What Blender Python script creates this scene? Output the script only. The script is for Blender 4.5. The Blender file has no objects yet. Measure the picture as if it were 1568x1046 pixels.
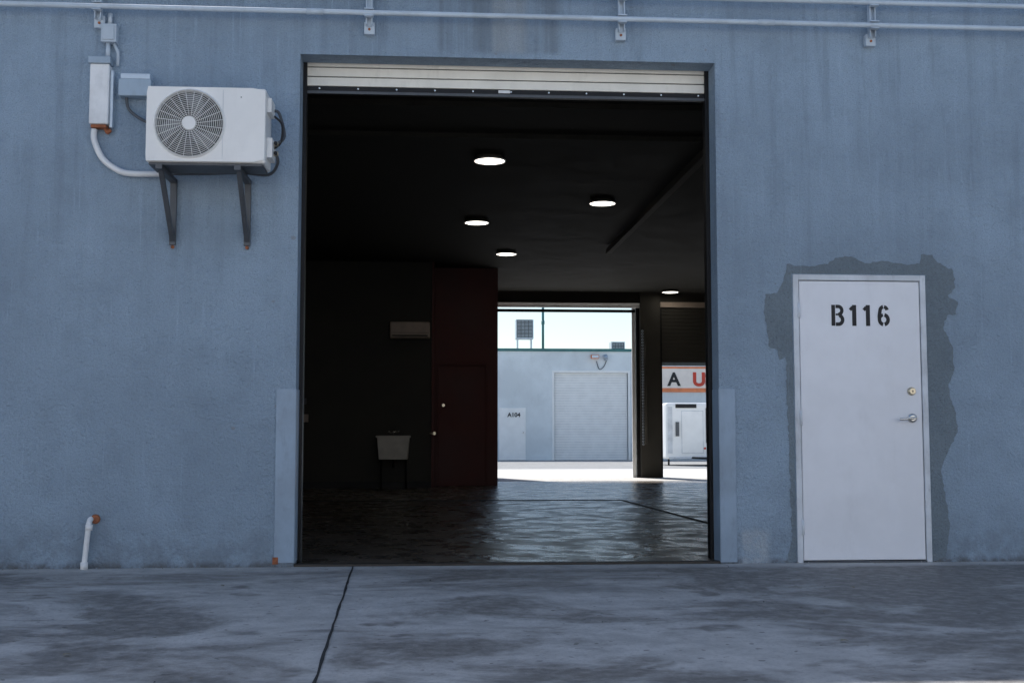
import bpy, bmesh, math, random
from mathutils import Vector, Matrix
random.seed(7)
scene = bpy.context.scene

# ------------------------------------------------------------------ materials
def new_mat(name):
    m = bpy.data.materials.new(name); m.use_nodes = True
    nt = m.node_tree; b = nt.nodes['Principled BSDF']
    return m, nt, b
def N(nt, typ, **kw):
    n = nt.nodes.new(typ)
    for k, v in kw.items():
        setattr(n, k, v)
    return n
def coords(nt, scale=(1,1,1)):
    tc = N(nt, 'ShaderNodeTexCoord'); mp = N(nt, 'ShaderNodeMapping')
    mp.inputs['Scale'].default_value = scale
    nt.links.new(tc.outputs['Object'], mp.inputs['Vector'])
    return mp.outputs['Vector']
def noise(nt, vec, scale, detail=4, rough=.55, dist=0):
    n = N(nt, 'ShaderNodeTexNoise')
    n.inputs['Scale'].default_value = scale; n.inputs['Detail'].default_value = detail
    n.inputs['Roughness'].default_value = rough; n.inputs['Distortion'].default_value = dist
    nt.links.new(vec, n.inputs['Vector']); return n.outputs['Fac']
def rng(nt, v, a, b, c=0., d=1., smooth=True):
    n = N(nt, 'ShaderNodeMapRange'); n.interpolation_type = 'SMOOTHSTEP' if smooth else 'LINEAR'
    n.inputs['From Min'].default_value = a; n.inputs['From Max'].default_value = b
    n.inputs['To Min'].default_value = c; n.inputs['To Max'].default_value = d
    nt.links.new(v, n.inputs['Value']); return n.outputs['Result']
def mul(nt, a, b, op='MULTIPLY'):
    n = N(nt, 'ShaderNodeMath', operation=op)
    for i, v in enumerate((a, b)):
        if isinstance(v, (int, float)): n.inputs[i].default_value = v
        else: nt.links.new(v, n.inputs[i])
    return n.outputs[0]
def mix(nt, f, a, b, blend='MIX'):
    n = N(nt, 'ShaderNodeMixRGB', blend_type=blend)
    if isinstance(f, (int, float)): n.inputs[0].default_value = f
    else: nt.links.new(f, n.inputs[0])
    for i, v in ((1, a), (2, b)):
        if isinstance(v, tuple): n.inputs[i].default_value = (*v[:3], 1)
        else: nt.links.new(v, n.inputs[i])
    return n.outputs[0]
def bump(nt, b, h, strength, dist):
    n = N(nt, 'ShaderNodeBump'); n.inputs['Strength'].default_value = strength
    n.inputs['Distance'].default_value = dist
    nt.links.new(h, n.inputs['Height']); nt.links.new(n.outputs['Normal'], b.inputs['Normal'])
def xyz(nt):
    tc = N(nt, 'ShaderNodeTexCoord'); s = N(nt, 'ShaderNodeSeparateXYZ')
    nt.links.new(tc.outputs['Object'], s.inputs[0]); return s.outputs

def simple(name, c, rough=.5, metal=0., var=.12, vs=3., bs=0., bscale=80., spec=.5, dirt=0.):
    m, nt, b = new_mat(name)
    v = coords(nt)
    n1 = noise(nt, v, vs, 5, .6)
    lo = tuple(x*(1-var) for x in c); hi = tuple(min(1, x*(1+var)) for x in c)
    col = mix(nt, rng(nt, n1, .35, .65), lo, hi)
    if dirt:
        n2 = noise(nt, coords(nt, (1, 1, .35)), vs*4, 6, .7)
        col = mix(nt, mul(nt, rng(nt, n2, .5, .75), dirt), col, tuple(x*.45+.01 for x in c))
    nt.links.new(col, b.inputs['Base Color'])
    nr = rng(nt, n1, .3, .7, max(0, rough-.06), min(1, rough+.06))
    nt.links.new(nr, b.inputs['Roughness'])
    b.inputs['Metallic'].default_value = metal
    b.inputs['Specular IOR Level'].default_value = spec
    if bs: bump(nt, b, noise(nt, v, bscale, 3), bs, .01)
    return m

def stucco(name, base, patch=False):
    m, nt, b = new_mat(name)
    v = coords(nt); X, Y, Z = xyz(nt)[:3]
    big = noise(nt, v, .7, 4, .6)
    col = mix(nt, rng(nt, big, .3, .7), tuple(x*.86 for x in base), tuple(x*1.10 for x in base))
    cl = noise(nt, v, 3.2, 6, .7)
    col = mix(nt, mul(nt, rng(nt, cl, .46, .66), .30), col, tuple(x*.68 for x in base))
    st = noise(nt, coords(nt, (7, 7, .5)), 1.3, 6, .65)
    hi = rng(nt, Z, .9, 3.4)
    col = mix(nt, mul(nt, mul(nt, rng(nt, st, .5, .66), hi), .42), col, tuple(x*.64 for x in base))
    col = mix(nt, mul(nt, mul(nt, rng(nt, st, .46, .3), hi), .32), col, tuple(x*1.32 for x in base))
    # thin drip streaks
    st2 = noise(nt, coords(nt, (28, 28, .9)), 1.0, 3, .5)
    col = mix(nt, mul(nt, mul(nt, rng(nt, st2, .60, .70), rng(nt, cl, .4, .6)), .30), col, tuple(x*1.4 for x in base))
    if not patch:
        # weathered grey run-off above the large opening
        sx = noise(nt, coords(nt, (9, 9, .4)), 1.0, 5, .6)
        xin = mul(nt, rng(nt, X, .0, .08), rng(nt, X, 1.0, .90))
        zin = rng(nt, Z, 3.74, 3.80)
        f = mul(nt, mul(nt, xin, zin), rng(nt, sx, .3, .62))
        col = mix(nt, mul(nt, f, .6), col, (.16, .19, .215))
        f2 = mul(nt, mul(nt, mul(nt, rng(nt, X, .43, .47), rng(nt, X, .74, .66)), zin), .45)
        col = mix(nt, f2, col, (.46, .50, .53))
        # grime along the base
        g = noise(nt, v, 6, 6, .7)
        f = mul(nt, rng(nt, Z, .45, .0), rng(nt, g, .36, .6))
        col = mix(nt, mul(nt, f, .5), col, (.15, .17, .19))
        f = mul(nt, rng(nt, Z, .06, .0), rng(nt, g, .3, .6))
        col = mix(nt, mul(nt, f, .8), col, (.09, .08, .07))
        # paler touch-up near the right jamb
        f = mul(nt, mul(nt, rng(nt, X, 2.27, 2.31), rng(nt, X, 2.52, 2.44)), rng(nt, Z, .27, .2))
        col = mix(nt, mul(nt, f, rng(nt, g, .3, .55)), col, (.44, .50, .56))
    # specks
    sp = noise(nt, v, 55, 2, .5)
    col = mix(nt, mul(nt, rng(nt, sp, .66, .72), .5), col, tuple(x*.45 for x in base))
    rs = noise(nt, v, 7.5, 1, .4)
    col = mix(nt, mul(nt, rng(nt, rs, .775, .79), .4), col, (.24, .19, .14))
    fine = noise(nt, v, 110, 2, .5)
    col = mix(nt, mul(nt, rng(nt, fine, .42, .62), .28), col, tuple(x*.58 for x in base))
    nt.links.new(col, b.inputs['Base Color'])
    b.inputs['Roughness'].default_value = .78
    b.inputs['Specular IOR Level'].default_value = .3
    h = mul(nt, noise(nt, v, 42, 4, .6), mul(nt, noise(nt, v, 9, 3), .8), 'ADD')
    bump(nt, b, h, 1.0, .024)
    return m

def concrete(name, base, dark, wallstrip=True, amount=.75):
    m, nt, b = new_mat(name)
    v = coords(nt); X, Y, Z = xyz(nt)[:3]
    big = noise(nt, coords(nt, (.8, 1.05, 1)), 1.0, 9, .66, .5)
    fine = noise(nt, v, 45, 5, .7)
    mid = noise(nt, v, 5, 6, .65)
    med = noise(nt, v, 11, 5, .7)
    col = mix(nt, rng(nt, mid, .3, .7), tuple(x*.82 for x in base), tuple(x*1.12 for x in base))
    if wallstrip:
        big = mul(nt, big, mul(nt, rng(nt, X, 1.2, 2.6), .07), 'ADD')
        big = mul(nt, big, mul(nt, rng(nt, X, -.9, -2.2), .03), 'ADD')
        f = mul(nt, rng(nt, big, .45, .60), amount)
        f = mul(nt, f, rng(nt, Y, -.12, -.30))
        # damp bands parallel with the facade
        bb = noise(nt, coords(nt, (.4, 1.6, 1)), 1.0, 8, .66)
        band = mul(nt, mul(nt, rng(nt, Y, -.15, -.4), rng(nt, Y, -1.9, -1.0)), rng(nt, bb, .40, .56))
        f = mul(nt, f, mul(nt, band, .75), 'MAXIMUM')
        oil = noise(nt, v, 2.3, 3, .5)
        f = mul(nt, f, mul(nt, mul(nt, rng(nt, oil, .60, .70), rng(nt, Y, -.3, -.6)), .85), 'MAXIMUM')
        f = mul(nt, f, rng(nt, med, .30, .62, .6, 1.05))
    else:
        f = mul(nt, rng(nt, big, .46, .62), amount)
    col = mix(nt, f, col, dark)
    col = mix(nt, mul(nt, rng(nt, fine, .50, .68), .40), col, tuple(x*.45 for x in base))
    sp = noise(nt, v, 16, 2, .4)
    col = mix(nt, mul(nt, rng(nt, sp, .68, .73), .5), col, (.05, .045, .04))
    nt.links.new(col, b.inputs['Base Color'])
    r = rng(nt, big, .4, .65, .82, .6)
    nt.links.new(r, b.inputs['Roughness'])
    b.inputs['Specular IOR Level'].default_value = .3
    bump(nt, b, mul(nt, fine, mul(nt, mid, .6), 'ADD'), .55, .012)
    return m

def floor_mat(name, a, c, bs, bd, r0, r1, sc):
    m, nt, b = new_mat(name)
    v = coords(nt)
    mid = noise(nt, v, 1.6, 5, .6)
    fine = noise(nt, v, 22, 4, .6)
    col = mix(nt, rng(nt, mid, .35, .65), a, c)
    col = mix(nt, mul(nt, rng(nt, fine, .5, .65), .4), col, tuple(x*.4 for x in a))
    nt.links.new(col, b.inputs['Base Color'])
    nt.links.new(rng(nt, noise(nt, v, 3, 5, .6), .35, .65, r0, r1), b.inputs['Roughness'])
    b.inputs['Specular IOR Level'].default_value = .65
    bump(nt, b, noise(nt, v, sc, 5, .58, .7), bs, bd)
    return m

M = {}
BASE = (.325, .422, .530)
M['wall'] = stucco('blue_grey_stucco', BASE)
M['patch'] = stucco('darker_patch_stucco', (.215, .268, .310), True)
M['ground'] = concrete('concrete_ground', (.53, .505, .475), (.17, .155, .14), amount=.9)
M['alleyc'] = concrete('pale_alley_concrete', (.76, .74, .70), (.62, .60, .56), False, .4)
M['alley_grey'] = concrete('grey_alley_ground', (.36, .36, .35), (.27, .27, .265), False, .5)
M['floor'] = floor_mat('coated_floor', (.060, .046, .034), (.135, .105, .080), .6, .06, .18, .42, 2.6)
M['floor2'] = floor_mat('pale_glare_floor', (.15, .125, .10), (.26, .22, .185), .35, .04, .18, .34, 3.2)  # rear floor: glare beyond the joint put into a lighter colour
M['joint'] = simple('joint_dark', (.02, .019, .018), .9)
M['threshold'] = simple('threshold_steel', (.05, .045, .04), .5, .5, dirt=.5)
M['white'] = simple('white_enamel', (.80, .81, .82), .38, var=.04, dirt=.12)
M['whitec'] = simple('white_casing', (.87, .87, .855), .4, var=.03, dirt=.10)
M['door'] = simple('white_door_paint', (.80, .82, .87), .42, var=.04, vs=1.5, bs=.06, bscale=160, dirt=.10)
M['frame'] = simple('door_frame_paint', (.62, .66, .71), .5, dirt=.55)
M['guard'] = simple('jamb_guard_paint', (.28, .37, .475), .42, var=.10, dirt=.35, bs=.1)
M['shutter'] = simple('cream_shutter', (.88, .86, .79), .5, var=.05, dirt=.2)
M['dkmetal'] = simple('dark_metal', (.02, .02, .022), .45, .6)
M['strut'] = simple('grey_bracket_steel', (.10, .108, .12), .5, .4, dirt=.4)
M['pipe'] = simple('painted_pipe', (.52, .60, .68), .42, var=.08, dirt=.2)
M['galv'] = simple('galvanised', (.54, .61, .68), .35, .4, dirt=.2)
M['box'] = simple('grey_box', (.33, .41, .49), .45, .2, dirt=.2)
M['pvc'] = simple('pale_pvc', (.76, .77, .78), .45, dirt=.2)
M['rust'] = simple('rust_orange', (.32, .11, .05), .8, var=.3, vs=20, bs=.2)
M['black'] = simple('black_paint', (.012, .012, .014), .6)
M['cavity'] = simple('fan_cavity', (.06, .062, .06), .8)
M['blade'] = simple('fan_blade', (.16, .17, .18), .5)
M['chrome'] = simple('chrome', (.72, .70, .66), .22, 1.0, var=.05)
M['brass'] = simple('worn_nickel', (.62, .55, .42), .3, 1.0)
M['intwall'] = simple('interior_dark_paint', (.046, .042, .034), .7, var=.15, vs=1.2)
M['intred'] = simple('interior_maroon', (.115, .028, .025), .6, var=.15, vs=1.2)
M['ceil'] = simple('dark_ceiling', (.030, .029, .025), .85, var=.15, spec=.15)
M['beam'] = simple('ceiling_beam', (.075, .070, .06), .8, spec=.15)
M['sinkw'] = simple('sink_plastic', (.62, .58, .52), .4)
M['split'] = simple('indoor_unit_plastic', (.50, .40, .33), .5)
M['awall'] = simple('pale_blue_grey_wall', (.74, .79, .81), .75, var=.08, vs=.6, bs=.2, bscale=20, dirt=.15)
M['teal'] = simple('teal_trim', (.05, .18, .18), .5)
M['awhite'] = simple('alley_white', (.92, .92, .90), .5, var=.03)
M['slat'] = simple('slat_shadow_line', (.66, .68, .70), .6)
M['facing'] = simple('pale_bounce_wall', (.84, .84, .83), .8, var=.05, vs=.5, bs=.2, bscale=20)  # pale tone for the added building that bounces light
M['red'] = simple('sign_red', (.62, .05, .02), .5)
M['orange'] = simple('sign_orange', (.8, .25, .10), .5)
M['cream'] = simple('sign_cream', (.90, .80, .72), .5, var=.04)
M['rubber'] = simple('rubber', (.02, .02, .02), .8)
M['leaf'] = simple('dry_leaf', (.24, .21, .15), .8)
M['roof'] = simple('roof_grey', (.3, .3, .3), .9)
m, nt, b = new_mat('lamp_glow')
b.inputs['Base Color'].default_value = (.9, .88, .8, 1)
b.inputs['Emission Color'].default_value = (1, .93, .80, 1); b.inputs['Emission Strength'].default_value = 6
M['glow'] = m

# ------------------------------------------------------------------ mesh builder
def empty(name, parent=None, loc=(0, 0, 0)):
    e = bpy.data.objects.new(name, None); e.empty_display_size = .2
    e.location = loc
    scene.collection.objects.link(e)
    if parent: e.parent = parent
    return e
class B:
    def __init__(s): s.bm = bmesh.new(); s.mats = []
    def mi(s, k):
        if M[k] not in s.mats: s.mats.append(M[k])
        return s.mats.index(M[k])
    def box(s, x0, x1, y0, y1, z0, z1, k):
        i = s.mi(k)
        vs = [s.bm.verts.new((x, y, z)) for z in (z0, z1) for y in (y0, y1) for x in (x0, x1)]
        for f in ((0,2,3,1),(4,5,7,6),(0,1,5,4),(2,6,7,3),(0,4,6,2),(1,3,7,5)):
            fc = s.bm.faces.new([vs[j] for j in f]); fc.material_index = i
        return s
    def face(s, pts, k):
        f = s.bm.faces.new([s.bm.verts.new(p) for p in pts]); f.material_index = s.mi(k); return f
    def tube(s, pts, r, k, n=12, cap=True):
        i = s.mi(k); pts = [Vector(p) for p in pts]; rings = []
        t0 = (pts[1]-pts[0]).normalized()
        a = Vector((0,0,1)) if abs(t0.z) < .9 else Vector((1,0,0))
        nrm = t0.cross(a).normalized()
        for j, p in enumerate(pts):
            if j == 0: t = t0
            elif j == len(pts)-1: t = (pts[j]-pts[j-1]).normalized()
            else: t = ((pts[j]-pts[j-1]).normalized()+(pts[j+1]-pts[j]).normalized()).normalized()
            nrm = (nrm - t*nrm.dot(t)).normalized(); bn = t.cross(nrm)
            rr = r[j] if isinstance(r, (list, tuple)) else r
            rings.append([s.bm.verts.new(p+(nrm*math.cos(2*math.pi*q/n)+bn*math.sin(2*math.pi*q/n))*rr) for q in range(n)])
        for A, C in zip(rings, rings[1:]):
            for q in range(n):
                f = s.bm.faces.new((A[q], A[(q+1)%n], C[(q+1)%n], C[q])); f.material_index = i; f.smooth = True
        if cap:
            for R in (rings[0], rings[-1]):
                f = s.bm.faces.new(R); f.material_index = i
        return s
    def ring(s, c, R, r, k, axis='Y', n=48, m=6):
        c = Vector(c); i = s.mi(k); rows = []
        for q in range(n):
            a = 2*math.pi*q/n
            d = Vector((math.cos(a), 0, math.sin(a))) if axis == 'Y' else Vector((math.cos(a), math.sin(a), 0))
            up = Vector((0,1,0)) if axis == 'Y' else Vector((0,0,1))
            rows.append([s.bm.verts.new(c+d*(R+r*math.cos(2*math.pi*t/m))+up*r*math.sin(2*math.pi*t/m)) for t in range(m)])
        for q in range(n):
            A, C = rows[q], rows[(q+1)%n]
            for t in range(m):
                f = s.bm.faces.new((A[t], A[(t+1)%m], C[(t+1)%m], C[t])); f.material_index = i; f.smooth = True
        return s
    def strip(s, pts, w, y, k):
        """flat stroke in the XZ plane"""
        i = s.mi(k); L = []; P = [Vector((p[0], p[1])) for p in pts]
        for j, p in enumerate(P):
            d = (P[min(j+1, len(P)-1)]-P[max(j-1, 0)]).normalized(); nn = Vector((-d.y, d.x))*w/2
            L.append((s.bm.verts.new((p.x+nn.x, y, p.y+nn.y)), s.bm.verts.new((p.x-nn.x, y, p.y-nn.y))))
        for a, c in zip(L, L[1:]):
            f = s.bm.faces.new((a[0], a[1], c[1], c[0])); f.material_index = i
        return s
    def done(s, name, parent=None, bevel=0., seg=2):
        bmesh.ops.recalc_face_normals(s.bm, faces=s.bm.faces)
        me = bpy.data.meshes.new(name); s.bm.to_mesh(me); s.bm.free()
        for mm in s.mats: me.materials.append(mm)
        o = bpy.data.objects.new(name, me); scene.collection.objects.link(o)
        if parent: o.parent = parent
        if bevel:
            md = o.modifiers.new('bevel', 'BEVEL'); md.width = bevel; md.segments = seg
            md.limit_method = 'ANGLE'; md.angle_limit = math.radians(40)
        return o
def smoothpath(pts, n=6):
    P = [Vector(p) for p in pts]; out = []
    for j in range(len(P)-1):
        p0, p1, p2, p3 = P[max(j-1,0)], P[j], P[j+1], P[min(j+2, len(P)-1)]
        for t in range(n):
            t /= n
            out.append(.5*((2*p1)+(p2-p0)*t+(2*p0-5*p1+4*p2-p3)*t*t+(3*p1-p0-3*p2+p3)*t**3))
    out.append(P[-1]); return out
def text_mesh(name, body, size, loc, k, parent, bold=0.):
    cu = bpy.data.curves.new(name, 'FONT'); cu.body = body; cu.size = size; cu.offset = bold
    cu.align_x = 'CENTER'; cu.extrude = .004
    t = bpy.data.objects.new(name+'_src', cu); scene.collection.objects.link(t)
    dg = bpy.context.evaluated_depsgraph_get()
    me = bpy.data.meshes.new_from_object(t.evaluated_get(dg))
    bpy.data.objects.remove(t)
    me.transform(Matrix.Rotation(math.radians(90), 4, 'X'))
    me.materials.clear(); me.materials.append(M[k])
    o = bpy.data.objects.new(name, me); o.location = loc; scene.collection.objects.link(o)
    if parent: o.parent = parent
    return o

# ------------------------------------------------------------------ key dimensions (metres)
OX0, OX1, OZ = -.963, 2.132, 3.73       # big opening
DX0, DX1, DZ = 2.70, 3.715, 2.13        # pedestrian door frame
BY = 15.7                               # rear wall
CZ = 3.86                               # ceiling

# ------------------------------------------------------------------ ground
g = B()
prof = [(-400, 0), (0, 0), (15.9, 0), (37, -.15), (400, -.15)]
for (a, za), (c, zc) in zip(prof, prof[1:]):
    g.face([(-400, a, za), (400, a, za), (400, c, zc), (-400, c, zc)], 'ground')
bmesh.ops.remove_doubles(g.bm, verts=g.bm.verts, dist=.001)
g.done('ground')
def az(y): return -.15*(y-15.9)/21.1
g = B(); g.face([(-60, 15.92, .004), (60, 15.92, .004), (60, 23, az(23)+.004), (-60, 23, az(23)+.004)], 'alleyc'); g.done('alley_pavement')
g = B(); g.face([(-60, 23, az(23)+.004), (60, 23, az(23)+.004), (60, 37.1, -.146), (-60, 37.1, -.146)], 'alley_grey'); g.done('alley_grey_strip')  # grey sheet over the far part, darker than the pale pavement
# control joint with slightly wandering edges
g = B(); L = []
n = 60
for j in range(n+1):
    t = j/n; y = -.02-t*9; x = -.54+(-y)*.0268+random.uniform(-.003, .003)
    w = .0065+random.uniform(-.002, .0025)
    L.append((x-w, x+w, y))
for a, c in zip(L, L[1:]):
    g.face([(a[0], a[2], .004), (a[1], a[2], .004), (c[1], c[2], .004), (c[0], c[2], .004)], 'joint')
g.done('pavement_joint')
# hairline cracks
g = B()
for sx, sy, ang, n in ((2.1, -.02, -1.1, 34), (-2.6, -2.2, -.3, 30), (3.4, -3.0, -2.7, 26)):
    x, y = sx, sy; pts = []
    for j in range(n):
        pts.append((x, y)); ang += random.uniform(-.25, .25); x += .05*math.cos(ang); y += .05*math.sin(ang)
    for j in range(n-1):
        (xa, ya), (xb, yb) = pts[j], pts[j+1]; wd_ = .0018
        g.face([(xa-wd_, ya-wd_, .0042), (xa+wd_, ya+wd_, .0042), (xb+wd_, yb+wd_, .0042), (xb-wd_, yb-wd_, .0042)], 'joint')
g.done('pavement_crack')

# ------------------------------------------------------------------ warehouse
W = empty('warehouse_building')
H = 5.4
w = B()
w.box(-14, OX0, 0, .2, -.1, H, 'wall').box(OX0, OX1, 0, .2, OZ, H, 'wall')
w.box(OX1, DX0, 0, .2, -.1, H, 'wall').box(DX0, DX1, 0, .2, DZ, H, 'wall').box(DX1, 16, 0, .2, -.1, H, 'wall')
o = w.done('front_wall', W)
w = B()
P = [(2.66,2.21),(2.75,2.195),(2.83,2.19),(2.90,2.205),(2.97,2.21),(3.03,2.26),(3.15,2.27),(3.21,2.24),(3.28,2.22),(3.39,2.24),(3.50,2.225),(3.58,2.21),(3.68,2.22),(3.69,2.29),(3.78,2.29),(3.82,2.23),(3.88,2.20),(3.94,2.17),(3.95,2.04),(3.89,1.98),(3.97,1.93),(3.95,1.84),(3.88,1.83),(3.85,1.74),(3.92,1.59),(3.925,1.42),(3.875,1.30),(3.89,1.20),(3.93,1.10),(3.94,.96),(3.86,.81),(3.80,.67),(3.83,.47),(3.86,.28),(3.82,.04),(3.722,.005),(3.722,2.137),(2.693,2.137),(2.693,.005),(2.62,.005),(2.66,.19),(2.65,.77),(2.64,1.26),(2.64,1.52),(2.59,1.49),(2.57,1.57),(2.51,1.59),(2.50,1.74),(2.48,1.83),(2.49,1.98),(2.58,1.99),(2.63,2.08)]
Q = []
inner = {35, 36, 37, 38}
for j, p in enumerate(P):
    q = P[(j+1) % len(P)]; Q.append(p)
    if j in inner: continue
    k = max(1, int(math.dist(p, q)/.02))
    for t in range(1, k):
        Q.append((p[0]+(q[0]-p[0])*t/k+random.uniform(-.007, .007), p[1]+(q[1]-p[1])*t/k+random.uniform(-.007, .007)))
w.face([(x, -.003, z) for x, z in Q], 'patch')
w.done('repair_patch', W)
w = B()
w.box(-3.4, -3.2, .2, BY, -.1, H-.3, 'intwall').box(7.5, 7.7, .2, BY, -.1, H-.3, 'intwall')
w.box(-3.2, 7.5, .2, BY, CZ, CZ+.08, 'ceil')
w.box(-14, 16, .2, BY+.2, 5.1, 5.25, 'roof')
w.done('side_walls_and_roof', W)
w = B()
for x0, x1 in ((-3.2, OX0-.05), (OX1+.05, DX0-.05), (DX1+.05, 7.5)):
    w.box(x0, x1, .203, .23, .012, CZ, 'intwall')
w.done('inner_lining', W)
# rear wall with two openings
w = B()
w.box(-14, 1.3, BY, BY+.2, -.1, H, 'awall').box(1.3, 4.29, BY, BY+.2, 3.62, H, 'awall')
w.box(4.29, 4.84, BY, BY+.2, -.1, H, 'awall').box(4.84, 7.4, BY, BY+.2, 3.62, H, 'awall').box(7.4, 16, BY, BY+.2, -.1, H, 'awall')
w.done('rear_wall', W)
w = B()
w.box(4.36, 4.78, BY-.16, BY-.012, .012, CZ, 'intwall')
w.box(4.29, 4.36, BY-.08, BY-.012, .012, 3.6, 'dkmetal').box(4.78, 4.83, BY-.08, BY-.012, .012, 3.6, 'dkmetal')
w.box(4.215, 4.285, BY+.02, BY+.06, .012, 3.60, 'awhite')
w.box(1.25, 7.5, BY-.05, BY-.012, 3.63, CZ, 'intwall')
w.tube([(4.44, BY-.22, .7), (4.44, BY-.22, 3.2)], .012, 'beam').tube([(4.47, BY-.22, .7), (4.47, BY-.22, 3.2)], .012, 'beam')
for j in range(40):
    w.ring((4.40, BY-.2, .7+j*.06), .018, .005, 'galv', n=8, m=4)
w.done('rear_column', W)
w = B()
w.box(1.25, 4.28, BY-.03, BY+.018, 3.44, 3.50, 'dkmetal').box(1.25, 4.45, BY-.10, BY-.052, 3.53, 3.62, 'awhite')  # white header strip carries the sun bounce in its colour
w.box(1.25, 4.5, BY-.14, BY-.101, 3.605, 3.63, 'awhite')
w.box(4.80, 7.42, BY-.018, BY+.03, 2.36, 3.60, 'intwall')
z = 2.42
while z < 3.52:
    w.box(4.80, 7.42, BY-.045, BY-.02, z, z+.068, 'intwall'); z += .075
w.box(4.80, 7.42, BY-.06, BY-.0475, 2.33, 2.40, 'box')
w.box(4.80, 7.42, BY-.10, BY-.062, 3.55, 3.66, 'split')
w.done('rear_roller_shutters', W, .004, 1)
# room block
w = B()
w.box(-3.2, .03, 11.5, BY, .012, CZ, 'intwall').box(.075, 1.20, 12.2, BY, .012, CZ, 'intred')
w.box(-3.2, .03, 11.47, 11.498, .012, .12, 'black')
w.box(.032, .07, 11.46, 12.3, .012, CZ, 'intred')
w.done('partition_room', W)
w = B()
w.box(.16, .98, 12.16, 12.195, .02, 2.1, 'intred')
w.box(.13, .16, 12.15, 12.195, .02, 2.13, 'intred').box(.98, 1.01, 12.15, 12.195, .02, 2.13, 'intred').box(.13, 1.01, 12.15, 12.195, 2.13, 2.16, 'intred')
w.tube([(.24, 12.16, 1.42), (.24, 12.11, 1.42)], .03, 'brass').tube([(.08, 11.45, .93), (.08, 11.40, .93)], .03, 'brass').tube([(.08, 11.41, .93), (.0, 11.41, .93)], .012, 'brass')
w.done('partition_door', W, .003, 1)
# floor
w = B(); w.box(-3.2, 7.5, .06, 7.75, -.08, .012, 'floor').box(-3.2, 7.5, 7.75, 14.0, -.08, .012, 'floor2').box(-3.2, 7.5, 14.0, BY+.19, -.08, .012, 'alleyc'); w.done('floor', W)  # pale end slab: sunlit strip inside the rear opening put into the colour
w = B(); w.box(OX0+.002, OX1-.002, -.004, .06, -.05, .018, 'threshold'); w.done('threshold', W, .003, 1)
w = B()
def fl(p, q, wd=.025):
    p, q = Vector(p), Vector(q); d = (q-p).normalized(); nn = Vector((-d.y, d.x))*wd
    w.face([(p.x+nn.x, p.y+nn.y, .016), (p.x-nn.x, p.y-nn.y, .016), (q.x-nn.x, q.y-nn.y, .016), (q.x+nn.x, q.y+nn.y, .016)], 'joint')
fl((-3.1, 7.75), (2.66, 7.75), .08); fl((2.66, 7.75), (2.95, 2.4), .03)
w.done('floor_joint', W)
# ceiling structure
w = B()
for y in (1.6, 2.7):
    w.box(-3.2, 7.5, y, y+.06, CZ-.05, CZ-.002, 'ceil')
w.box(2.74, 2.82, .3, 9.5, CZ-.13, CZ-.052, 'beam')
w.done('ceiling_beams', W)
# front roller shutter (rolled up)
w = B()
z = 3.565
for j in range(4):
    w.box(OX0-.04, OX1+.04, .235, .262, z, z+.066, 'shutter'); w.box(OX0-.04, OX1+.04, .248, .270, z+.066, z+.074, 'dkmetal'); z += .074
w.box(OX0-.04, OX1+.04, .232, .275, 3.505, 3.56, 'dkmetal')
w.box(OX0+.0, OX1-.0, .225, .232, 3.502, 3.525, 'strut')
for j in range(11):
    x = OX0+.12+j*.29
    w.tube([(x, .231, 3.542), (x, .224, 3.542)], .009, 'chrome', 8)
w.box(.51, .60, .226, .231, 3.532, 3.556, 'white')
w.tube([(OX0-.1, .55, 3.74), (OX1+.1, .55, 3.74)], .10, 'shutter', 24)
w.box(OX0-.05, OX0+.028, .205, .30, .012, 3.8, 'dkmetal').box(OX1-.028, OX1+.05, .205, .30, .012, 3.8, 'dkmetal')
w.done('roller_shutter', W, .003, 1)
# steel jamb guards
w = B()
w.box(-1.10, OX0+.003, -.008, -.0005, .03, 1.265, 'guard').box(OX0+.0005, OX0+.006, -.008, .19, .03, 1.265, 'guard')
w.box(OX1-.003, 2.250, -.008, -.0005, .01, 1.275, 'guard').box(OX1-.006, OX1-.0005, -.008, .19, .01, 1.275, 'guard')
for x in (-1.085, 2.235):
    for z in (.25, .62, 1.0, 1.22):
        w.tube([(x, -.008, z), (x, -.012, z)], .008, 'guard', 8)
w.box(-1.11, -1.07, -.010, -.0085, .02, .07, 'rust')
w.done('jamb_guards', W, .002, 1)
# ------------------------------------------------------------------ pedestrian door
PD = empty('pedestrian_door', W)
w = B()
w.box(DX0, DX0+.042, -.012, .14, 0, DZ, 'frame').box(DX1-.042, DX1, -.012, .14, 0, DZ, 'frame').box(DX0+.042, DX1-.042, -.012, .14, DZ-.042, DZ, 'frame')
w.box(DX0+.042, DX1-.042, -.02, .14, -.01, .012, 'strut')
w.done('frame', PD, .003)
w = B(); w.box(DX0+.048, DX1-.048, -.004, .04, .018, DZ-.048, 'door'); w.done('leaf', PD, .003)
w = B()
for z in (.26, 1.06, 1.86):
    w.tube([(DX0+.040, -.018, z-.055), (DX0+.040, -.018, z+.055)], .009, 'frame', 10)
    w.box(DX0+.012, DX0+.040, -.0155, -.0125, z-.055, z+.055, 'frame')
w.done('hinges', PD)
w = B()
lx = DX1-.125
w.tube([(lx, -.004, 1.26), (lx, -.014, 1.26), (lx, -.03, 1.26)], [.032, .031, .022], 'brass', 24)
w.box(lx-.003, lx+.003, -.034, -.03, 1.252, 1.268, 'black')
w.tube([(lx, -.004, 1.06), (lx, -.013, 1.06), (lx, -.02, 1.06)], [.036, .035, .02], 'chrome', 24)
w.tube([(lx, -.018, 1.06), (lx, -.06, 1.06)], .012, 'chrome')
w.tube(smoothpath([(lx+.008, -.06, 1.062), (lx-.03, -.064, 1.06), (lx-.08, -.062, 1.052), (lx-.115, -.056, 1.052)]), .0095, 'chrome')
w.done('lever_and_lock', PD)
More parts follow.
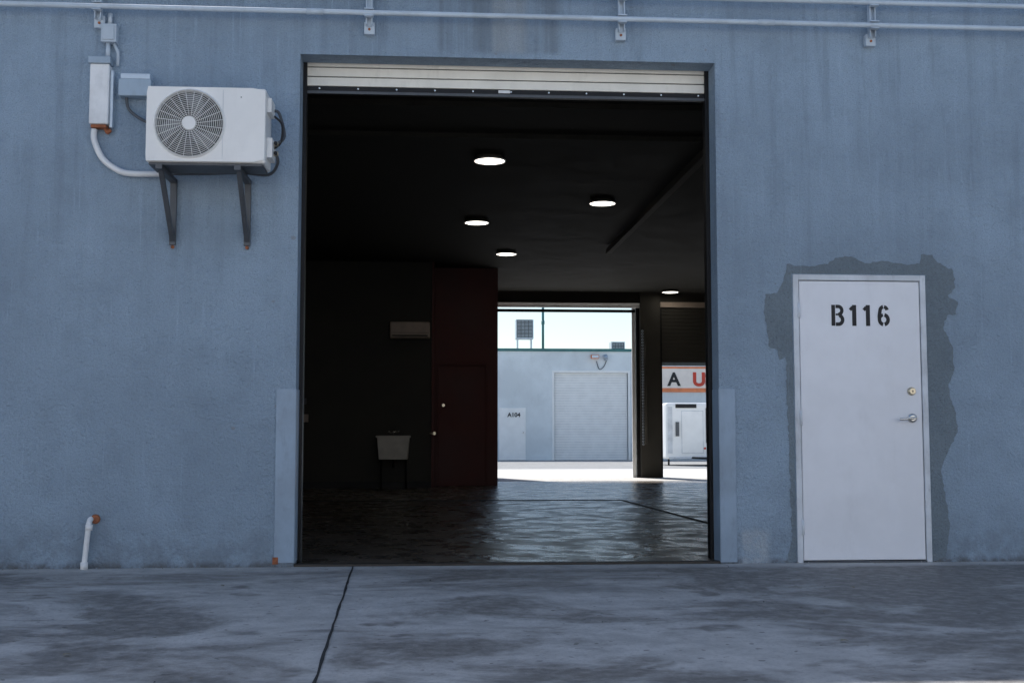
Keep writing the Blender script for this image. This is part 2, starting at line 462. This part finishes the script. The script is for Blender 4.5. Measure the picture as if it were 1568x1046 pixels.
# stencilled number
w = B(); y = -.0055; th = .026; h = .157; z0 = 1.747
def arc(cx, cz, rx, rz, a0, a1, n=16):
    return [(cx+rx*math.cos(math.radians(a0+(a1-a0)*t/n)), cz+rz*math.sin(math.radians(a0+(a1-a0)*t/n))) for t in range(n+1)]
x = 2.993
w.strip([(x+.012, z0), (x+.012, z0+h)], .029, y, 'black')
w.strip([(x+.030, z0+h-.012), (x+.045, z0+h-.012)]+arc(x+.050, z0+h-.042, .028, .030, 90, -90)[0:], .026, y, 'black')
w.strip([(x+.050, z0+h-.072), (x+.030, z0+h-.072)], .014, y-.0004, 'black')
w.strip(arc(x+.052, z0+.045, .030, .033, 78, -90)+[(x+.030, z0+.012)], .027, y-.0008, 'black')
for x in (3.135, 3.240):
    w.strip([(x+.030, z0), (x+.030, z0+h)], .032, y, 'black')
    w.strip([(x-.002, z0+h-.038), (x+.018, z0+h-.016)], .024, y-.0004, 'black')
x = 3.345
cx = x+.046
w.strip(arc(cx, z0+.048, .033, .036, -80, 80), .028, y, 'black')
w.strip(arc(cx, z0+.048, .033, .036, 100, 175, 10), .024, y-.0004, 'black')
w.strip(arc(cx, z0+.048, .033, .036, -100, -180, 10)+[(cx-.034, z0+.075), (cx-.028, z0+.115)]+arc(cx, z0+h-.045, .028, .033, 160, 98, 8), .027, y-.0008, 'black')
w.strip(arc(cx, z0+h-.045, .028, .033, 82, 15, 8), .026, y, 'black')
w.done('unit_number', PD)

# ------------------------------------------------------------------ ceiling lamps
for x, y in ((.62, 3.68), (.63, 7.38), (1.22, 10.2), (2.15, 5.9), (4.92, 15.15)):
    e = empty('ceiling_lamp', None, (x, y, CZ))
    w = B()
    w.tube([(0, 0, -.045), (0, 0, -.05)], .155, 'glow', 32)
    w.done('lens', e)
    w = B()
    w.ring((0, 0, -.048), .165, .008, 'white', 'Z', 32, 6)
    w.tube([(0, 0, -.040), (0, 0, -.02), (0, 0, -.002)], [.165, .16, .15], 'beam', 32)
    w.done('housing', e)

# ------------------------------------------------------------------ interior fittings
S = empty('utility_sink')
w = B()
x0, x1, y0, y1 = -.866, -.33, 10.98, 11.46
zt, zb = .89, .50
t = .025
w.box(x0, x1, y0, y0+t, zb, zt, 'sinkw').box(x0, x1, y1-t, y1, zb, zt, 'sinkw')
w.box(x0, x0+t, y0+t, y1-t, zb, zt, 'sinkw').box(x1-t, x1, y0+t, y1-t, zb, zt, 'sinkw').box(x0+t, x1-t, y0+t, y1-t, zb, zb+t, 'sinkw')
w.box(x0-.02, x1+.02, y0-.02, y0-.001, zt-.03, zt+.005, 'sinkw')
for v in w.bm.verts:
    if v.co.z < .52: v.co.x = (v.co.x+.598)*.88-.598; v.co.y += .02 if v.co.y < 11.2 else 0
w.done('basin', S, .008)
w = B()
for x in (x0+.06, x1-.06):
    for yy in (y0+.06, y1-.06): w.tube([(x, yy, .012), (x, yy, zb)], .014, 'dkmetal')
w.tube([(-.6, 11.2, .5), (-.6, 11.2, .38), (-.6, 11.44, .36)], .02, 'dkmetal')
w.done('legs_and_trap', S)
w = B()
w.tube([(-.68, 11.42, .95), (-.52, 11.42, .95)], .014, 'chrome')
w.tube(smoothpath([(-.6, 11.42, .95), (-.6, 11.38, .99), (-.6, 11.28, .98), (-.6, 11.24, .93)]), .010, 'chrome')
w.tube([(-.68, 11.42, .95), (-.68, 11.42, .985)], .018, 'chrome').tube([(-.52, 11.42, .95), (-.52, 11.42, .985)], .018, 'chrome')
w.done('faucet', S)
S = empty('indoor_air_conditioner')
w = B(); w.box(-.68, .0, 11.26, 11.498, 2.53, 2.81, 'split'); w.done('body', S, .03, 3)
w = B(); w.box(-.64, -.04, 11.25, 11.258, 2.56, 2.585, 'beam').box(-.66, -.02, 11.253, 11.259, 2.62, 2.625, 'beam'); w.done('louvre', S)
S = empty('electrical_outlet')
w = B(); w.box(-2.12, -2.04, 11.46, 11.498, 1.12, 1.25, 'split'); w.done('cover', S, .005)
w = B(); w.tube(smoothpath([(-2.14, 11.47, 1.5), (-2.14, 11.47, 2.4), (-2.15, 11.47, 2.85), (-2.25, 11.47, 2.95), (-2.6, 11.47, 2.97)]), .014, 'strut')
w.box(-2.19, -2.08, 11.45, 11.498, 1.42, 1.52, 'strut'); w.done('conduit', S)

# ------------------------------------------------------------------ outdoor air conditioner
A = empty('outdoor_air_conditioner')
ax0, ax1, ay0, ay1, az0, az1 = -1.95, -1.14, -.50, -.18, 2.80, 3.325
w = B(); w.box(ax0, ax1, ay0+.02, ay1, az0, az1, 'whitec'); w.done('casing', A, .018, 3)
fx, fz, fr = -1.655, 3.065, .238
w = B(); i = w.mi('whitec'); n = 64
px0, px1, pz0, pz1 = ax0+.004, ax1-.004, az0+.004, az1-.004
outer = []; innr = []
for q in range(n):
    a = 2*math.pi*(q+.5)/n; c, s_ = math.cos(a), math.sin(a)
    tt = min((px1-fx)/c if c > 0 else (px0-fx)/c if c < 0 else 9, (pz1-fz)/s_ if s_ > 0 else (pz0-fz)/s_ if s_ < 0 else 9)
    outer.append(w.bm.verts.new((fx+c*tt, ay0+.004, fz+s_*tt)))
    innr.append((w.bm.verts.new((fx+c*(fr+.006), ay0+.004, fz+s_*(fr+.006))), w.bm.verts.new((fx+c*(fr-.004), ay0-.012, fz+s_*(fr-.004))), w.bm.verts.new((fx+c*(fr-.012), ay0+.019, fz+s_*(fr-.012)))))
for q in range(n):
    r_ = (q+1) % n
    for a_, b_ in ((outer, [v[0] for v in innr]), ([v[0] for v in innr], [v[1] for v in innr]), ([v[1] for v in innr], [v[2] for v in innr])):
        f = w.bm.faces.new((a_[q], a_[r_], b_[r_], b_[q])); f.material_index = i
w.done('front_panel', A)
w = B()
w.tube([(fx, ay0+.0185, fz), (fx, ay0+.0165, fz)], fr-.013, 'cavity', 48)
w.done('fan_recess', A)
w = B()
for j in range(3):
    a0 = j*2*math.pi/3+.5
    pts1 = [(fx+math.cos(a0+t*.10)*(.05+t*.024), ay0+.012, fz+math.sin(a0+t*.10)*(.05+t*.024)) for t in range(8)]
    pts2 = [(fx+math.cos(a0+.85+t*.07)*(.05+t*.024), ay0+.004, fz+math.sin(a0+.85+t*.07)*(.05+t*.024)) for t in range(8)]
    for t in range(7):
        w.face([pts1[t], pts1[t+1], pts2[t+1], pts2[t]], 'blade')
w.done('fan_blades', A)
w = B()
for j in range(15):
    w.ring((fx, ay0-.006, fz), .050+j*.0128, .0019, 'whitec', n=64, m=5)
for j in range(24):
    a = 2*math.pi*j/24
    w.tube([(fx+.045*math.cos(a), ay0-.009, fz+.045*math.sin(a)), (fx+.237*math.cos(a+.12), ay0-.009, fz+.237*math.sin(a+.12))], .0020, 'whitec', 5)
w.tube([(fx, ay0-.002, fz), (fx, ay0-.014, fz)], .046, 'whitec', 32)
w.done('fan_grille', A)
w = B()
w.box(ax1-.29, ax1-.288, ay0+.0005, ay0+.0038, az0+.02, az1-.02, 'frame')
w.box(ax0+.02, ax1-.02, ay0+.03, ay1-.03, az0-.018, az0-.001, 'strut')
w.box(ax1-.17, ax1-.165, ay0+.0005, ay0+.0038, az1-.075, az1-.065, 'strut')
w.box(ax1+.001, ax1+.03, -.42, -.24, az1-.15, az1-.05, 'whitec')
w.box(ax1+.001, ax1+.035, -.40, -.22, az0+.06, az0+.20, 'whitec')
w.done('trim', A, .004)
w = B()
for z in (az0+.11, az0+.18):
    w.tube([(ax1+.02, -.30, z), (ax1+.065, -.30, z)], .018, 'brass'); w.tube([(ax1+.05, -.30, z), (ax1+.05, -.33, z)], .013, 'black')
w.tube(smoothpath([(ax1+.05, -.30, az0+.11), (ax1+.055, -.25, az0+.05), (ax1-.02, -.16, az0-.01), (-1.35, -.12, 2.81), (-1.6, -.12, 2.80), (-1.9, -.05, 2.81)]), .011, 'strut')
w.tube(smoothpath([(ax1+.05, -.30, az0+.18), (ax1+.10, -.25, az0+.25), (ax1+.06, -.24, az1-.11), (ax1+.02, -.26, az1-.10)]), .011, 'strut')
w.tube(smoothpath([(ax1+.03, -.28, az1-.14), (ax1+.085, -.27, az1-.2), (ax1+.08, -.28, az0+.2), (ax1+.03, -.28, az0+.15)]), .008, 'black')
w.done('service_pipes', A)
w = B()
for x in (-1.855, -1.325):
    w.box(x-.022, x+.022, -.50, 0, az0-.052, az0-.022, 'strut')
    w.box(x-.022, x+.022, -.03, -.001, 2.30, az0-.022, 'strut')
    d = .016
    w.face([(x-d, -.44, az0-.052), (x+d, -.44, az0-.052), (x+d, -.03, 2.32), (x-d, -.03, 2.32)], 'strut')
    w.face([(x-d, -.40, az0-.052), (x+d, -.40, az0-.052), (x+d, -.03, 2.36), (x-d, -.03, 2.36)], 'strut')
    for sx in (-d, d):
        w.face([(x+sx, -.44, az0-.052), (x+sx, -.40, az0-.052), (x+sx, -.03, 2.36), (x+sx, -.03, 2.32)], 'strut')
    w.tube([(x, -.02, 2.285), (x, -.006, 2.285)], .013, 'rust', 8)
    for yy in (-.44, -.22): w.tube([(x, yy, az0-.022), (x, yy, az0-.004)], .022, 'black')
w.done('wall_brackets', A)

# line-set cover, disconnect, flexible conduit
L = empty('line_set_cover')
w = B(); w.box(-2.452, -2.315, -.085, -.001, 3.16, 3.60, 'pvc'); w.done('cover', L, .010)
w = B(); w.box(-2.462, -2.305, -.10, -.001, 3.60, 3.65, 'box').box(-2.44, -2.33, -.075, -.001, 3.135, 3.157, 'rust').box(-2.313, -2.29, -.06, -.001, 3.14, 3.56, 'galv'); w.done('end_caps', L, .005)
w = B()
w.tube(smoothpath([(-2.42, -.04, 3.13), (-2.42, -.04, 3.05), (-2.36, -.04, 2.92), (-2.26, -.04, 2.84), (-2.16, -.04, 2.81), (-1.93, -.04, 2.81)]), .022, 'pvc')
w.tube(smoothpath([(-2.35, -.03, 3.15), (-2.33, -.03, 3.11), (-2.31, -.03, 3.13)]), .014, 'rust')
w.done('flexible_conduit', L)
D_ = empty('disconnect_box')
w = B(); w.box(-2.245, -2.015, -.10, -.001, 3.365, 3.49, 'box').box(-2.235, -2.025, -.085, -.001, 3.492, 3.535, 'galv'); w.done('housing', D_, .006)
w = B(); w.tube(smoothpath([(-2.2, -.04, 3.37), (-2.18, -.04, 3.28), (-2.08, -.06, 3.2), (-1.94, -.10, 3.14)]), .011, 'strut'); w.done('cable', D_)
J = empty('junction_box')
w = B(); w.box(-2.385, -2.275, -.075, -.001, 3.765, 3.90, 'pipe').box(-2.37, -2.29, -.084, -.0755, 3.78, 3.885, 'pipe'); w.done('housing', J, .005)
w = B(); w.tube([(-2.34, -.04, 3.65), (-2.34, -.04, 3.765)], .016, 'pipe').tube([(-2.33, -.04, 3.90), (-2.33, -.04, 3.985)], .016, 'pipe')
w.tube([(-2.27, -.03, 3.6), (-2.27, -.03, 3.70), (-2.30, -.03, 3.765)], .012, 'pipe'); w.done('conduits', J)

# overhead conduits
C = empty('overhead_conduit')
w = B()
w.tube([(-14, -.12, 4.01), (16, -.12, 4.01)], .019, 'pipe', 16)
w.tube([(-14, -.12, 4.185), (16, -.12, 4.185)], .019, 'pipe', 16)
for x in (-.85, 2.5, 5.2): w.tube([(x-.06, -.12, 4.01), (x+.06, -.12, 4.01)], .023, 'pipe', 16)
w.done('pipes', C)
w = B()
for x in (-6.0, -4.2, -2.404, -.458, 1.411, 3.325, 5.2, 7.1):
    w.box(x-.024, x-.016, -.10, -.06, 3.93, 4.9, 'galv').box(x+.016, x+.024, -.10, -.06, 3.93, 4.9, 'galv').box(x-.024, x+.024, -.058, -.05, 3.93, 4.9, 'galv')
    w.box(x-.038, x+.038, -.049, -.001, 3.875, 3.965, 'pipe')
    w.tube([(x, -.050, 3.91), (x, -.06, 3.91)], .010, 'rust', 8)
    for z in (4.01, 4.185):
        w.box(x-.034, x+.034, -.145, -.102, z-.030, z-.021, 'galv').box(x-.034, x+.034, -.145, -.102, z+.021, z+.030, 'galv')
w.done('strut_supports', C, .002, 1)
# stub pipe
Dp = empty('drain_pipe')
w = B()
w.tube(smoothpath([(-2.375, 0, .345), (-2.375, -.035, .345), (-2.378, -.055, .325), (-2.382, -.058, .29), (-2.405, -.06, .012)]), .019, 'pvc')
w.tube([(-2.403, -.06, .0), (-2.403, -.06, .05)], .026, 'pvc').tube([(-2.379, -.057, .27), (-2.378, -.055, .31)], .025, 'pvc')
w.tube([(-2.35, -.001, .345), (-2.35, -.03, .345)], [.035, .028], 'rust')
w.done('pipe', Dp)

# ------------------------------------------------------------------ debris
w = B()
for j in range(240):
    x = random.uniform(-4, 5.2); y = -abs(random.gauss(0, .05))-.01 if random.random() < .75 else random.uniform(-4, -.1)
    if OX0 < x < OX1 and y > -.1: continue
    r = random.uniform(.003, .010); a = random.uniform(0, 6.3)
    w.face([(x+r*math.cos(a+t)*random.uniform(.6, 1.2), y+r*math.sin(a+t), .004+random.uniform(0, .006)) for t in (0, 1.5, 3.1, 4.6)], random.choice(['leaf', 'rubber', 'ground']))
for x, y in ((-1.55, -3.3), (-1.28, -1.05), (1.9, -3.2), (2.6, -1.4)):
    a = random.uniform(0, 6)
    w.face([(x+.025*math.cos(a+t)*(.5 if q % 2 else 1), y+.018*math.sin(a+t), .006+.006*(q % 2)) for q, t in enumerate((0, 1, 2.1, 3.1, 4.2, 5.2))], 'leaf')
w.done('ground_debris')

# ------------------------------------------------------------------ building across the alley
R = empty('alley_building'); AY = 37
w = B()
w.box(-40, 4.84, AY, AY+.3, -.3, 4.08, 'awall').box(4.84, 7.74, AY, AY+.3, 3.25, 4.08, 'awall').box(7.74, 60, AY, AY+.3, -.3, 4.08, 'awall')
w.box(-40, 60, AY+.3, AY+14, 3.7, 3.8, 'roof').box(-40, 60, AY+14, AY+14.2, -.3, 4, 'awall')
w.done('walls', R)
w = B(); w.box(-40, 60, AY-.06, AY+.36, 4.08, 4.19, 'teal'); w.done('parapet_trim', R)
w = B(); z = -.14
while z < 3.2:
    w.box(4.86, 7.72, AY+.10, AY+.13, z, z+.088, 'awhite'); w.box(4.86, 7.72, AY+.115, AY+.135, z+.088, z+.10, 'slat'); z += .10
w.box(4.76, 4.84, AY-.02, AY+.05, -.15, 3.33, 'awhite').box(7.74, 7.82, AY-.02, AY+.05, -.15, 3.33, 'awhite').box(4.84, 7.74, AY-.02, AY+.05, 3.25, 3.33, 'awhite')
w.done('roller_door', R)
w = B(); w.box(2.68, 3.72, AY-.05, AY-.001, -.14, 1.88, 'awhite').box(3.60, 3.64, AY-.10, AY-.05, .9, .95, 'chrome'); w.done('side_door', R, .01)
text_mesh('door_number', 'A104', .23, (3.26, AY-.06, 1.53), 'black', R, bold=.006)
w = B()
w.box(6.28, 6.58, AY-.2, AY-.001, 3.80, 3.95, 'orange').box(6.30, 6.56, AY-.22, AY-.201, 3.82, 3.93, 'galv')
w.tube(smoothpath([(6.85, AY-.04, 3.95), (6.88, AY-.04, 3.7), (6.75, AY-.04, 3.45), (6.6, AY-.04, 3.4), (6.5, AY-.04, 3.7)]), .015, 'strut')
w.tube([(6.85, AY-.18, 3.78), (6.85, AY-.05, 3.90)], .09, 'galv')
w.tube([(7.9, AY-.05, -.1), (7.9, AY-.05, .5)], .04, 'awhite')
w.done('wall_lights', R)
def rooftop(x0, x1, z0, z1):
    K = empty('rooftop_condenser')
    w = B(); w.box(x0, x1, AY+1, AY+1.6, z0, z1, 'galv'); z = z0+.06
    while z < z1-.05: w.box(x0+.05, x1-.05, AY+.975, AY+.998, z, z+.025, 'dkmetal'); z += .055
    for q in range(5):
        xx = x0+.05+(x1-.1-x0)*q/4; w.box(xx-.01, xx+.01, AY+.965, AY+.974, z0+.04, z1-.04, 'strut')
    w.done('casing', K)
    w = B(); w.box(x0+.05, x0+.1, AY+1.1, AY+1.5, 3.8, z0, 'galv').box(x1-.1, x1-.05, AY+1.1, AY+1.5, 3.8, z0, 'galv'); w.done('stand', K)
rooftop(3.42, 4.12, 4.65, 5.42)
rooftop(7.25, 7.8, 4.20, 4.55)
K = empty('roof_vent_pipe')
w = B(); w.tube([(4.50, AY+1, 3.8), (4.50, AY+1, 6.6)], .05, 'teal').tube([(4.44, AY+1, 5.3), (4.56, AY+1, 5.3)], .08, 'teal').box(4.3, 4.7, AY+.8, AY+1.2, 3.8, 3.86, 'teal'); w.done('pipe', K)
# banner
K = empty('banner_sign')
w = B(); w.box(9.0, 13.2, AY-.06, AY-.002, 2.5, 3.5, 'orange').box(9.02, 13.18, AY-.075, AY-.062, 2.66, 3.42, 'cream'); w.done('board', K)
text_mesh('lettering_dark', 'A', .72, (9.55, AY-.09, 2.76), 'black', K, bold=.02)
text_mesh('lettering_red', 'USA', .72, (10.95, AY-.09, 2.76), 'red', K, bold=.03)
# trailer
T = empty('utility_trailer')
tx, ty = 7.2, 27.0
w = B(); w.box(tx, tx+3.4, ty, ty+1.9, .12, 1.84, 'awhite'); w.done('body', T, .08, 3)
w = B()
w.box(tx+.30, tx+.95, ty-.02, ty-.002, 1.68, 1.80, 'dkmetal').box(tx+.30, tx+.40, ty-.06, ty-.002, .82, 1.25, 'strut')
w.box(tx+.06, tx+.20, ty-.012, ty-.002, .30, 1.72, 'slat').box(tx+.48, tx+1.16, ty-.012, ty-.002, .30, 1.60, 'slat').box(tx+.50, tx+1.14, ty-.016, ty-.0125, .32, 1.58, 'awhite')
w.box(tx+1.24, tx+1.95, ty-.02, ty-.002, .62, 1.68, 'dkmetal').box(tx+.08, tx+3.3, ty-.02, ty-.002, .14, .19, 'frame')
w.tube([(tx+1.2, ty-.01, .45), (tx+1.2, ty-.03, .45)], .035, 'red')
w.done('windows_and_vents', T, .004, 1)
w = B()
for x in (tx+2.3, tx+2.9):
    for yy in (ty-.1, ty+1.8): w.tube([(x, yy, .22), (x, yy+.18, .22)], .29, 'rubber', 24); w.tube([(x, yy-.01, .22), (x, yy, .22)], .13, 'galv', 16)
w.done('wheels', T)
w = B()
w.tube([(tx+.7, ty+.3, .16), (tx+1.2, ty-1.0, .16)], .035, 'dkmetal').tube([(tx+1.7, ty+.3, .16), (tx+1.2, ty-1.0, .16)], .035, 'dkmetal')
w.tube([(tx+1.2, ty-1.0, -.06), (tx+1.2, ty-1.0, .36)], .03, 'rust').box(tx+1.0, tx+1.4, ty-1.15, ty-.85, -.07, -.03, 'dkmetal')
w.tube([(tx+.12, ty+.2, -.08), (tx+.12, ty+.2, .13)], .03, 'dkmetal')
w.done('drawbar', T)

# ------------------------------------------------------------------ unseen building behind the camera, added to bounce sunlight onto the front wall
F = empty('added_bounce_building'); FY = -14.5
w = B(); w.box(-45, 45, FY-.3, FY, -.1, 6.6, 'facing').box(-45, 45, FY-12, FY-.3, 5.6, 5.75, 'roof').box(-45, 45, FY-12.3, FY-12, -.1, 6.2, 'facing'); w.done('walls', F)
w = B()
for x in range(-40, 41, 10):
    z = .02
    while z < 3.7:
        w.box(x-1.7, x+1.7, FY+.002, FY+.03, z, z+.088, 'shutter'); z += .095
    w.box(x+2.3, x+3.25, FY+.002, FY+.03, .02, 2.1, 'white')
    w.box(x-1.78, x-1.7, FY+.002, FY+.06, 0, 3.8, 'guard').box(x+1.7, x+1.78, FY+.002, FY+.06, 0, 3.8, 'guard')
w.done('roller_doors', F)
w = B(); w.box(-45, 45, FY-.35, FY+.05, 6.6, 6.72, 'teal'); w.done('parapet_trim', F)

# ------------------------------------------------------------------ light
el, azm = math.radians(50), math.radians(-26)     # sun behind the building, to the left
d = Vector((math.sin(azm)*math.cos(el), math.cos(azm)*math.cos(el), math.sin(el)))
wd = bpy.data.worlds.new('World'); scene.world = wd; wd.use_nodes = True
nt = wd.node_tree; sky = nt.nodes.new('ShaderNodeTexSky'); sky.sky_type = 'NISHITA'
sky.sun_disc = False; sky.sun_elevation = el; sky.sun_rotation = azm
sky.air_density = 1.1; sky.dust_density = .7; sky.ozone_density = 2.2; sky.altitude = 10
bg = nt.nodes['Background']; bg.inputs['Strength'].default_value = .15
nt.links.new(sky.outputs[0], bg.inputs['Color'])
sl = bpy.data.lights.new('sun', 'SUN'); sl.energy = 5; sl.angle = math.radians(.5); sl.color = (1, .96, .91)
so = bpy.data.objects.new('sun', sl); so.rotation_euler = d.to_track_quat('Z', 'Y').to_euler(); so.location = (0, 0, 20)
scene.collection.objects.link(so)

# ------------------------------------------------------------------ camera
th, ph = .0699, .0765
f = Vector((math.sin(th)*math.cos(ph), math.cos(th)*math.cos(ph), math.sin(ph)))
r = Vector((math.cos(th), -math.sin(th), 0)); u = r.cross(f)
cam = bpy.data.cameras.new('camera'); co = bpy.data.objects.new('camera', cam)
mw = Matrix((r, u, -f)).transposed().to_4x4(); mw.translation = Vector((0, -8.55, .96))
co.matrix_world = mw
cam.sensor_width = 36; cam.lens = 1798/1568*36; cam.clip_end = 2000; cam.clip_start = .05
scene.collection.objects.link(co); scene.camera = co
scene.view_settings.view_transform = 'Standard'; scene.view_settings.look = 'None'; scene.view_settings.exposure = 0
